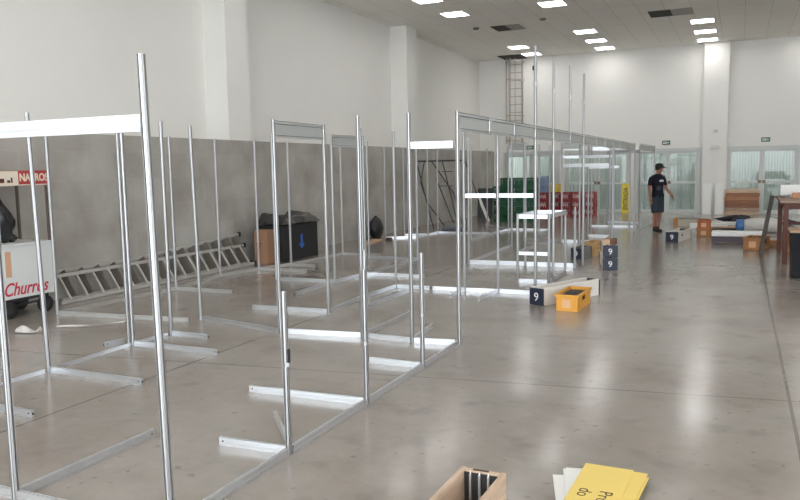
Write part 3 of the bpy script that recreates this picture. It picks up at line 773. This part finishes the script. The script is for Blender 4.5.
# black bag farther along the wall
b_ = MB().blob((0, 0, .24), .17, .3, .26, .1, 2); b_.clampz(0)
for v in b_.bm.verts:
    if v.co.z > .3: v.co.y *= .75
o = tag(b_.build('black_bag', BAGM, None, True, (-8.12, 16.52, 0)), 'black plastic bag on the floor against the grey block wall', 'bag')
MB().blob((0, 0, .5), .04, .06, .05, .3, 3, 12, 8).build('knot', BAGM, o, True)
o = tag(MB().box(-.12, .12, -.5, .5, 0, .03).build('pale_plank', PALEWOOD, None, False, (-7.75, 15.5, 0), .15), 'pale plank on the floor in front of the black bag by the wall', 'plank')
o = tag(MB().box(-.06, .06, -.08, .08, 0, .07).build('dark_block', INK, None, False, (-7.5, 15.95, 0), .2), 'small dark block at the end of the pale plank', 'block')

# scraps of white film on the floor
def scrap(label, pts, w_, h_, loc):
    g = MB(); n = len(pts)
    def fn(u_, v_):
        f = u_*(n-1); i = min(int(f), n-2); q = f-i
        p = [pts[i][j]*(1-q)+pts[i+1][j]*q for j in range(2)]
        ww = w_*(.35+.65*math.sin(PI*min(max(u_, .06), .94)))
        return (p[0], p[1]+(v_-.5)*ww, .012 + h_*math.sin(PI*v_)*(.5+.5*math.sin(7*u_)))
    g.grid(24, 8, fn); g.grid(24, 8, lambda u_, v_: (fn(u_, v_)[0], fn(u_, v_)[1], .001))
    tag(g.build('plastic_scrap', mat('white_film', srgb(196, 190, 186), .5), None, True, loc), label, 'scrap')
scrap('curled white plastic scrap on the floor near the cart wheels', [(-.12, 0), (0, .02), (.1, .05), (.12, .1)], .1, .07, (-6.95, 5.55, 0))
scrap('long thin white plastic strip on the floor right of the cart', [(-.25, -.1), (-.05, 0), (.12, .15), (.3, .35)], .06, .02, (-6.6, 5.98, 0))

# ================================================================= far left corner
t = thing('folding_stand', 'black folding stand of thin crossed tubes in front of the block wall', 'stand', (-7.5, 18.9, 0), 0)
def fs(name, pts, r_=.016):
    MB().path([(p[0]+7.5, p[1], p[2]) for p in pts], r_).build(name, STEEL, t)
fs('top_bar', [(-8.02, 0, 1.87), (-6.65, 0, 1.87)], .02)
fs('leg', [(-8.0, .02, 1.74), (-7.55, .02, .018)]); fs('leg', [(-7.78, -.03, 1.85), (-7.9, -.03, 1.3), (-7.78, -.03, .95)])
fs('leg', [(-7.6, .06, 1.85), (-6.98, .06, 1.0), (-6.7, .06, .018)]); fs('leg', [(-7.24, -.08, 1.85), (-6.95, -.08, .7), (-6.8, -.08, .018)])
fs('brace', [(-7.78, .1, .75), (-7.25, .1, .1)]); fs('brace', [(-7.5, .12, 1.4), (-7.02, .12, .2)]); fs('brace', [(-7.38, -.1, 1.2), (-6.95, -.1, 1.2)], .01); fs('brace', [(-7.25, -.1, 1.58), (-6.95, -.1, 1.58)], .01)
fs('leg', [(-6.65, .05, 1.85), (-6.3, .05, .9), (-6.1, .05, .018)])
b_ = MB().blob((0, 0, .06), .3, .22, .1, .2, 5); b_.clampz(0)
tag(b_.build('folded_cloth', mat('blue_grey_cloth', srgb(104, 110, 118), .8), None, True, (-6.95, 18.75, 0)), 'low blue-grey folded cloth on the floor under the black folding stand', 'cloth')
def lean(name, label, x, y, w_, h_, tilt, m, rz=0, th=.03, roll=0, cat='board'):
    o = MB().box(-w_/2, w_/2, -th/2, th/2, 0, h_, 0, .003).build(name, m, None, False, (x, y, .004), rz)
    o.rotation_euler = (-tilt, roll, rz); return tag(o, label, cat)
lean('dark_board', 'dark panel leaning in the far left corner behind the white strip', -7.55, 23.4, .5, 1.0, .15, mat('dark_panel', srgb(52, 54, 60), .5), .1)
lean('white_strip', 'narrow white board leaning sideways across the dark corner panel', -7.1, 22.4, .09, .95, .12, WHITE, .1, .02, -.42)
lean('beige_door_leaf', 'tall beige door-like panel leaning in the far left corner', -7.42, 25.3, .55, 1.25, .1, mat('beige_panel', srgb(196, 184, 160), .6), .05)
o = tag(MB().box(-.14, .14, -.1, .1, 0, .16, 0, .02).build('dark_case', mat('maroon_case', srgb(72, 40, 42), .5), None, False, (-6.85, 24.0, .0), .1), 'small dark red case on the floor in front of the beige panel', 'case')

# bottle crates
def crate_mesh(w_, d_, h_):
    g = MB(); k = .015; a, b = w_/2, d_/2
    g.box(-a+.012, a-.012, -b+.012, b-.012, 0, .03)
    for z0, z1 in ((.025, .08), (h_*.42, h_*.52), (h_-.05, h_)):
        g.box(-a, a, -b, -b+k, z0, z1).box(-a, a, b-k, b, z0, z1).box(-a, -a+k, -b+k, b-k, z0, z1).box(a-k, a, -b+k, b-k, z0, z1)
    for q in range(5):
        x = -a+.02+q*(w_-.04)/4
        g.box(x-.014, x+.014, -b+.004, -b+.012, .03, h_).box(x-.014, x+.014, b-.012, b-.004, .03, h_)
    for q in range(4):
        y = -b+.03+q*(d_-.06)/3
        g.box(-a+.004, -a+.012, y-.014, y+.014, .03, h_).box(a-.012, a-.004, y-.014, y+.014, .03, h_)
    g.box(-a+.02, a-.02, -.006, .006, .03, h_*.7).box(-.006, .006, -b+.03, b-.02, .03, h_*.7)
    return g
ordn = ['floor level', 'second from the floor', 'third from the floor', 'fourth from the floor', 'topmost']
CR = {}
def crate(kind, m, x, y, z, rz, label, group, marks=False):
    if kind not in CR:
        o = crate_mesh(.33, .4, .268).build('bottle_crate', m); CR[kind] = o
        if marks:
            g = MB()
            for q in range(7):
                x0 = -.12+q*.036; a_ = math.sin(q*2.7+1); zz = .13+.03*a_; hh_ = .035+.03*abs(math.cos(q*1.7))
                g.bar((x0, -.2025, zz-hh_), (x0+.014*a_, -.2025, zz+hh_), .003, .011, (1, 0, 0))
                if q % 3 == 1: g.bar((x0-.012, -.2025, zz+.01), (x0+.02, -.2025, zz+.02), .003, .011)
            g.build('white_marks', WINK, o)
    else:
        src = CR[kind]; o = src.copy(); COL.objects.link(o)
        for ch in src.children:
            c_ = ch.copy(); COL.objects.link(c_); c_.parent = o
    o.location = (x, y, z); o.rotation_euler.z = rz
    return tag(o, label, 'crate', group)
for si, (x, y, n, nm) in enumerate(((-6.88, 22.9, 4, 'leftmost'), (-6.5, 22.4, 5, 'second'), (-6.12, 22.4, 5, 'third'), (-5.76, 22.45, 5, 'rightmost'))):
    for q in range(n):
        lv = 'topmost' if q == n-1 else ordn[q]
        crate('green', GREEN, x+.006*((q*7) % 3-1), y, q*.2685, .02*((q*5) % 3-1), 'green plastic bottle crate, %s in the %s green stack' % (lv, nm), 'stacked green bottle crates')
for si, (x, y, n, nm) in enumerate(((-5.98, 25.0, 3, 'leftmost'), (-5.6, 25.2, 3, 'second'), (-5.24, 25.0, 3, 'middle'), (-4.88, 25.1, 3, 'fourth'), (-4.5, 25.4, 3, 'rightmost'))):
    for q in range(n):
        lv = 'topmost' if q == n-1 else ordn[q]
        crate('red', RED, x, y, q*.2685, .02*((q*5+si) % 3-1), 'red plastic crate with white marks, %s in the %s red stack' % (lv, nm), 'stacked red bottle crates', True)
crate('blue', BLUE, -5.98, 25.0, 3*.2685, 0, 'lower of two pale blue crates on top of the leftmost red stack', 'pale blue crates')
crate('blue', BLUE, -5.98, 25.0, 4*.2685, .02, 'upper of two pale blue crates on top of the leftmost red stack', 'pale blue crates')
crate('yellow', YPLAST, -5.6, 25.2, 3*.2685, .02, 'single yellow crate on top of the second red stack', None)

# yellow board with ENTRADA
o = lean('yellow_sign', 'upright yellow board reading ENTRADA leaning by the far doors', -3.6, 26.93, .26, 1.02, .1, mat('entry_yellow', srgb(226, 204, 66), .5), 0, .02, 0, 'sign')
text('lettering', 'ENTRADA', .2, INK, o, basis((0, -.0105, .5), (0,0,1), (-1,0,0)), bold=.004, sx=.84)
MB().box(.131, .145, -.011, .011, 0, 1.02).build('dark_edge', INK, o)

# white panels and wooden boards by the right column
lean('white_board', 'left one of two white panels leaning on the far column', -.98, 26.6, .27, 1.0, .08, WHITE)
lean('white_board', 'right one of two white panels leaning on the far column', -.6, 26.6, .27, 1.0, .08, WHITE)
names = ['lowest', 'second from the floor', 'third from the floor', 'fourth from the floor', 'fifth from the floor', 'sixth from the floor', 'topmost']
cols = [(198, 172, 146), (176, 150, 130), (150, 104, 78), (158, 110, 82), (178, 128, 96), (164, 112, 82), (206, 180, 156)]
for q in range(7):
    h_ = .1 if q in (1, 3, 5) else .118
    z = sum((.1 if j in (1, 3, 5) else .118)+.008 for j in range(q))
    o = MB().box(-.51, .51, -.2, .2, 0, h_-.012, 0, .004).box(-.47, .47, -.17, .17, h_-.012, h_+.0078).build('wooden_board', wood('stack_wood_%d' % q, srgb(*cols[q]), 'X'), None, False, (.07+.006*((q*3) % 4-2), 26.72, z))
    tag(o, 'thick wooden board, %s in the stack before the right glass door' % names[q], 'board', 'wooden boards stacked before the right door')

# ================================================================= clutter on the floor at right
t = thing('long_crate', 'long pale crate with an orange wooden end lying behind the marked case', 'crate', (-1.62, 21.6, 0), 0)
MB().box(0, .12, -.12, .12, 0, .22, 0, .006).build('end_block', wood('orange_end', srgb(196, 140, 86)), t)
MB().box(.121, .95, -.11, .11, 0, .19, 0, .006).build('body', mat('pale_body', srgb(196, 190, 172), .6, 0, .4, .1, 5), t)
MB().box(.14, .9, -.09, .09, .1905, .2).build('dark_top', INK, t)
def plank(label, x, y, rz, L, w_, z, m, th=.03, name='plank'):
    return tag(MB().box(-L/2, L/2, -w_/2, w_/2, 0, th, 0, .003).build(name, m, None, False, (x, y, z), rz), label, 'plank')
plank('white plank lying across the end of the long pale crate', -.72, 21.0, .12, .9, .16, 0, WHITE, .12)
plank('dark plank on the floor right of the stacked brown crates', -.3, 20.4, .1, .8, .2, 0, mat('dark_plank', srgb(66, 58, 54), .6), .06)
plank('pale wooden plank on top of the dark plank', -.36, 20.45, .02, .7, .12, .061, PALEWOOD, .03)
plank('white plank behind the dark plank, near the dark cloth', -.3, 22.2, .08, .8, .2, 0, WHITE, .08)
t = thing('slatted_box', 'small box of upright dark slats beside the stacked brown crates', 'box', (-.46, 18.9, 0), 0)
MB().box(-.11, .11, -.1, .1, 0, .02).build('base', ALU_D, t)
for q in range(4): MB().box(-.1+q*.055, -.072+q*.055, -.09, .09, .02, .15).build('slat', STEEL, t)
b_ = MB().blob((0, 0, .05), .4, .36, .13, .34, 11, 40, 18); b_.clampz(0)
tag(b_.build('dark_cloth', mat('dark_cloth', srgb(38, 38, 44), .85), None, True, (.0, 23.4, 0)), 'heap of dark cloth on the floor behind the blue ended sack', 'cloth')
b_ = MB().blob((0, 0, .06), .35, .3, .1, .2, 15, 24, 12); b_.clampz(0)
tag(b_.build('dark_cloth', mat('dark_cloth', srgb(38, 38, 44), .85), None, True, (.95, 22.6, 0)), 'flat dark cloth behind the white sack, by the table', 'cloth')
t = thing('white_sack', 'fat white rolled sack with a blue end lying on the floor', 'sack', (.1, 20.0, 0), 0)
g = MB(); prof_ = [(.0, .0), (.10, .0), (.145, .03), (.16, .12), (.175, .35), (.178, .6), (.165, .78), (.12, .92), (.02, .95)]
def sk(u_, v_):
    f = u_*(len(prof_)-1); i = min(int(f), len(prof_)-2); q = f-i
    r_ = prof_[i][0]*(1-q)+prof_[i+1][0]*q; x = prof_[i][1]*(1-q)+prof_[i+1][1]*q
    an = 2*PI*v_; r_ *= 1+.03*math.sin(3*an+9*x)+.02*math.sin(7*an-14*x)
    return (x, r_*math.cos(an)*1.1, max(0, .165+r_*math.sin(an)))
g.grid(30, 28, sk); bmesh.ops.remove_doubles(g.bm, verts=g.bm.verts, dist=.0005)
g.build('sack_body', mat('white_sack', srgb(206, 202, 198), .7, 0, .3, .06, 6, .3), t, True)
MB().lathe([(.02, -.165), (.13, -.16), (.15, -.12), (.155, -.01), (.13, .02)], 26, (0, 0, .156), 0, 'X').build('blue_end', mat('blue_film', srgb(70, 116, 176), .4, 0, .5, .2, 8), t, True)
MB().lathe([(.03, -.176), (.085, -.17), (.085, -.163)], 20, (0, 0, .15), 0, 'X').build('navy_core', mat('navy_core', srgb(24, 44, 104), .5), t)
t = thing('laminate_board', 'long white panel lying flat on a dark board before the white sack', 'panel', (-.02, 17.2, 0), 0)
MB().box(-.5, .5, -.22, .22, .15, .245, 0, .02).build('panel', WHITE, t)
MB().box(-.5, .32, -.2, .2, .03, .148).box(-.48, -.44, -.2, .2, 0, .03).box(.26, .3, -.2, .2, 0, .03).build('dark_base', mat('dark_purple_board', srgb(86, 76, 86), .6), t)
MB().path([(.44, -.05, .14), (.52, -.12, .1), (.5, -.16, .06), (.42, -.2, .05)], .012).build('loose_strip', WHITE, t)
plank('brown wooden beam on the floor under the tall table', .95, 16.75, .05, 1.0, .14, 0, ORANGEWOOD, .12, 'wooden_beam')

# tall table and what is on it
t = thing('work_table', 'tall red-brown wooden work table at the right edge', 'table', (1.35, 14.85, 0), 0)
MB().box(-.74, .74, -1.05, 1.05, 1.0, 1.045, 0, .006).build('table_top', TABLEWOOD, t)
for x in (-.65, .65):
    for y in (-.98, .95): MB().box(x-.04, x+.04, y-.04, y+.04, 0, 1.0, 0, .004).build('leg', REDWOOD, t)
MB().box(-.61, .61, -1.0, -.97, .9, 1.0).box(-.61, .61, .93, .96, .9, 1.0).box(-.67, -.64, -.94, .91, .9, 1.0).box(.64, .67, -.94, .91, .9, 1.0).build('apron', REDWOOD, t)
for y in (-.98, .95): MB().box(-.61, .61, y-.025, y+.025, .5, .56).build('stretcher', REDWOOD, t)
tag(MB().box(-.6, .6, -.015, .015, 0, .21, 0, .003).build('white_sheet', WHITE, None, False, (1.28, 15.5, 1.0455)), 'white panel standing upright at the back of the tall table', 'panel')
tag(MB().box(-.4, .4, -.06, .06, 0, .1, 0, .006).build('wooden_block', wood('block_wood', srgb(186, 134, 104), 'X'), None, False, (1.22, 14.6, 1.0455)), 'brown wooden block lying on the tall table', 'block')
g = MB(); pts = []
for q in range(70):
    f = q/69; pts.append((-.12+.26*f, .05*math.sin(f*30), .02+.025*(1+math.sin(f*47))*(.4+.6*f)))
g.path(pts, .008, 6)
tag(g.build('cable_tangle', mat('grey_cable', srgb(120, 120, 122), .5), None, True, (.66, 14.6, 1.0455)), 'tangled grey cable on the left end of the tall table', 'cable')
o = MB().box(-.035, .035, -.02, .02, 0, 1.12, 0, .006).build('grey_plank', mat('weathered_grey', srgb(104, 98, 94), .7, 0, .3, .2, 8), None, False, (.38, 15.4, .012))
d_ = Vector((.155, -.3, 1.08)).normalized(); o.rotation_euler = d_.to_track_quat('Z', 'Y').to_euler()
tag(o, 'grey weathered plank leaning against the left side of the tall table', 'plank')
slat_crate('small brown wooden crate under the tall table', 1.1, 15.6, 0, .5, .4, .3, BROWNCRATE)
t = thing('black_bin', 'black bin with a wooden board on top, cut by the right edge', 'bin', (.97, 12.4, 0), 0)
g = MB(); g.hexa([(-.25,-.25,0),(.25,-.25,0),(.25,.25,0),(-.25,.25,0),(-.28,-.28,.62),(.28,-.28,.62),(.28,.28,.62),(-.28,.28,.62)])
g.box(-.26, .26, -.26, .26, .0, .1, 0, .02)
g.build('body', BLACK, t)
MB().box(-.295, .295, -.295, .295, .62, .66, 0, .008).build('rim', BLACK, t)
MB().box(-.3, .3, -.28, .28, .6605, .695, 0, .004).build('board_lid', wood('lid_wood', srgb(170, 140, 110), 'X'), t)

# ================================================================= the man
def skin_mesh(chains, subd=2, root=0):
    vs, rs, es = [], [], []
    for c_ in chains:
        start, lst = c_[0], c_[1:]
        prev = start
        for p in lst:
            vs.append(p[:3]); rs.append(p[3] if len(p) == 4 else (p[3], p[4])); i = len(vs)-1
            if prev is not None: es.append((prev, i))
            prev = i
    me = bpy.data.meshes.new('tmp'); me.from_pydata(vs, es, []); o = bpy.data.objects.new('tmp', me); COL.objects.link(o)
    md = o.modifiers.new('s', 'SKIN'); md.use_smooth_shade = True; sb = o.modifiers.new('b', 'SUBSURF'); sb.levels = subd; sb.render_levels = subd
    for i, d in enumerate(me.skin_vertices[0].data):
        d.radius = rs[i] if isinstance(rs[i], tuple) else (rs[i], rs[i]); d.use_root = (i == root)
    bpy.context.view_layer.update()
    out = bpy.data.meshes.new_from_object(o.evaluated_get(bpy.context.evaluated_depsgraph_get()))
    bpy.data.objects.remove(o); return out
def join_meshes(name, ms, m, parent):
    bm = bmesh.new()
    for q in ms: bm.from_mesh(q)
    me = bpy.data.meshes.new(name); bm.to_mesh(me); bm.free(); me.materials.append(m)
    for p in me.polygons: p.use_smooth = True
    o = bpy.data.objects.new(name, me); COL.objects.link(o); o.parent = parent; return o
px_, py_ = -1.88, 19.65
man = thing('person', 'man in black cap, dark tee and grey-blue shorts walking at the far end', 'person', (px_, py_, 0), -YAW); man.scale = (.97, .97, .97)
# local: x = right in the photo, y = away from us
pel = (.02, 0, .90)
body = [
    [None, (*pel, .125), (.02, 0, 1.02, .12), (.02, 0, 1.16, .13), (.02, 0, 1.30, .145), (.02, 0, 1.40, .11), (.025, 0, 1.455, .058), (.035, -.005, 1.51, .055), (.05, -.01, 1.57, .085), (.055, -.012, 1.63, .095), (.05, -.01, 1.685, .07)],
    [3, (-.12, -.07, 1.395, .062), (-.185, -.11, 1.36, .056), (-.215, -.12, 1.24, .048), (-.225, -.12, 1.12, .043), (-.218, -.145, 1.0, .040), (-.208, -.165, .89, .029), (-.2, -.17, .84, .034), (-.195, -.17, .79, .03)],
    [3, (.15, .07, 1.395, .062), (.195, .1, 1.35, .056), (.225, .1, 1.24, .048), (.26, .085, 1.13, .043), (.315, .04, 1.03, .040), (.37, 0, .945, .029), (.395, -.015, .905, .034), (.415, -.03, .87, .03)],
    [0, (-.06, -.05, .85, .1), (-.075, -.075, .68, .082), (-.07, -.1, .5, .06), (-.07, -.08, .42, .056), (-.07, -.06, .3, .055), (-.06, -.02, .1, .036), (-.055, -.03, .06, .036)],
    [0, (.1, .05, .85, .1), (.105, .04, .68, .082), (.095, 0, .5, .06), (.085, .02, .42, .056), (.065, .02, .3, .055), (.02, -.05, .1, .036), (.02, -.06, .06, .036)],
]
ms = [skin_mesh(body)]
def fingers(palm, d, side, s_=1):
    out = []; d = Vector(d).normalized(); sd = Vector(side).normalized(); n_ = d.cross(sd).normalized(); p = Vector(palm)
    for q, (off, ln) in enumerate(((-.03, .062), (-.01, .075), (.011, .07), (.03, .054))):
        a = p+sd*off*.9; b = a+d*ln*.4+n_*.004; c_ = b+d*ln*.35+n_*.014; e = c_+d*ln*.2+n_*.016
        out.append(skin_mesh([[None, (*(a-d*.02), .0095), (*b, .009), (*c_, .0082), (*e, .007)]], 1))
    a = p-sd*.03-d*.045; b = a-sd*.022+d*.025+n_*.01; c_ = b-sd*.004+d*.03+n_*.008
    out.append(skin_mesh([[None, (*(a+sd*.012), .011), (*b, .0105), (*c_, .008)]], 1)); return out
ms += fingers((-.193, -.17, .765), (.05, -.05, -1), (.5, -.85, 0)); ms += fingers((.425, -.038, .85), (.55, -.3, -.8), (-.3, -.9, .1))
# face relief: nose and ears grown from the head
ms.append(skin_mesh([[None, (.125, -.05, 1.62, .014), (.148, -.06, 1.598, .014), (.138, -.056, 1.588, .012)]], 1))
ms.append(skin_mesh([[None, (.04, -.098, 1.625, .014), (.032, -.112, 1.605, .016), (.04, -.1, 1.585, .01)]], 1))
ms.append(skin_mesh([[None, (.07, .075, 1.625, .014), (.065, .088, 1.605, .016), (.07, .078, 1.585, .01)]], 1))
ob = join_meshes('body', ms, SKIN, man)
for ex, ey in ((.138, -.02), (.105, -.085)):
    MB().blob((ex, ey, 1.635), .011, .011, .009, 0, 1, 10, 8).build('eye', INK, ob, True)
MB().bar((.136, -.035, 1.553), (.118, -.078, 1.553), .012, .008).build('mouth', mat('lips', srgb(120, 66, 60), .6), ob)
def garment(name, keep, off, m):
    bm = bmesh.new(); bm.from_mesh(ms[0]); bm.normal_update()
    bmesh.ops.delete(bm, geom=[f_ for f_ in bm.faces if not keep(f_.calc_center_median())], context='FACES')
    seen, best = set(), []
    for v in bm.verts:
        if v in seen: continue
        isl, stk = [], [v]; seen.add(v)
        while stk:
            q = stk.pop(); isl.append(q)
            for e in q.link_edges:
                w_ = e.other_vert(q)
                if w_ not in seen: seen.add(w_); stk.append(w_)
        if len(isl) > len(best): best = isl
    bs = set(best); bmesh.ops.delete(bm, geom=[v for v in bm.verts if v not in bs], context='VERTS')
    for v in bm.verts: v.co += v.normal*off(v.co)
    me = bpy.data.meshes.new(name); bm.to_mesh(me); bm.free(); me.materials.append(m)
    for p in me.polygons: p.use_smooth = True
    o = bpy.data.objects.new(name, me); COL.objects.link(o); o.parent = man
    sd = o.modifiers.new('thickness', 'SOLIDIFY'); sd.thickness = .008; sd.offset = -1
    return o
o = garment('tee_shirt', lambda c_: (.9 < c_.z < 1.475 and -.165 < c_.x < .175) or (c_.z > 1.19 and c_.z < 1.475 and (c_.x <= -.165 or c_.x >= .175)), lambda c_: .013+.012*max(0, 1.1-c_.z)/.2, TEE); o['label'] = 'dark navy tee shirt'
g = MB().box(-.05, .05, -.003, .003, -.025, .0).box(-.04, -.012, -.003, .003, .002, .02).box(.0, .018, -.003, .003, .002, .026).box(.024, .044, -.003, .003, .002, .018)
q_ = g.build('chest_print', WINK, o, False, (.06, -.158, 1.31), .3); q_.scale = (1.25, 1, 1.1)
MB().lathe([(.03, -.003), (.06, -.003), (.06, .003), (.03, .003)], 20, (0, 0, 0), 0, 'Y').build('round_print', mat('grey_print', srgb(62, 64, 74), .8), o, False, (0, -.146, 1.12))
o = garment('shorts', lambda c_: .5 < c_.z < .96 and -.175 < c_.x < .24, lambda c_: .014+.02*max(0, .85-c_.z)/.35, SHORTS)
o['label'] = 'grey-blue knee length shorts'
def shoe(x, y):
    dx, dy = .5, -.86
    return skin_mesh([[None, (x-dx*.05, y-dy*.05, .05, .045), (x, y, .05, .048), (x+dx*.09, y+dy*.09, .038, .042), (x+dx*.15, y+dy*.15, .03, .034)]])
for x, y in ((-.055, -.03), (.02, -.06)):
    me = shoe(x, y); o = join_meshes('shoe', [me], SHOE, man)
    for v in o.data.vertices: v.co.z = max(v.co.z, .0)
    MB().tube((x, y, .07), (x-.004, y, .14), .043, 14).build('sock', INK, man)
g = MB().lathe([(.104, 1.64), (.106, 1.66), (.1, 1.70), (.078, 1.735), (.04, 1.752), (.008, 1.756)], 26, (.05, -.01, 0))
cp = g.build('cap', CAP, man, True)
g = MB()
def bill(u_, v_, dz=0):
    an = (u_-.5)*2.0 - .46; r0 = .1; r_ = r0+v_*.085*math.cos((u_-.5)*2.4)
    return (.05+r_*math.cos(an), -.01+r_*math.sin(an), 1.652-.018*v_-.02*abs(u_-.5)+dz)
g.grid(16, 5, bill); g.grid(16, 5, lambda a_, b2: bill(a_, b2, .006)); g.build('cap_bill', CAP, cp, True)
g = MB(); g.grid(18, 4, lambda u_, v_: (.05+.101*math.cos(.75+u_*4.0), -.012+.101*math.sin(.75+u_*4.0), 1.585+.07*v_)); g.grid(18, 4, lambda u_, v_: (.05+.092*math.cos(.75+u_*4.0), -.012+.092*math.sin(.75+u_*4.0), 1.585+.07*v_))
g.build('hair', HAIR, man, True)
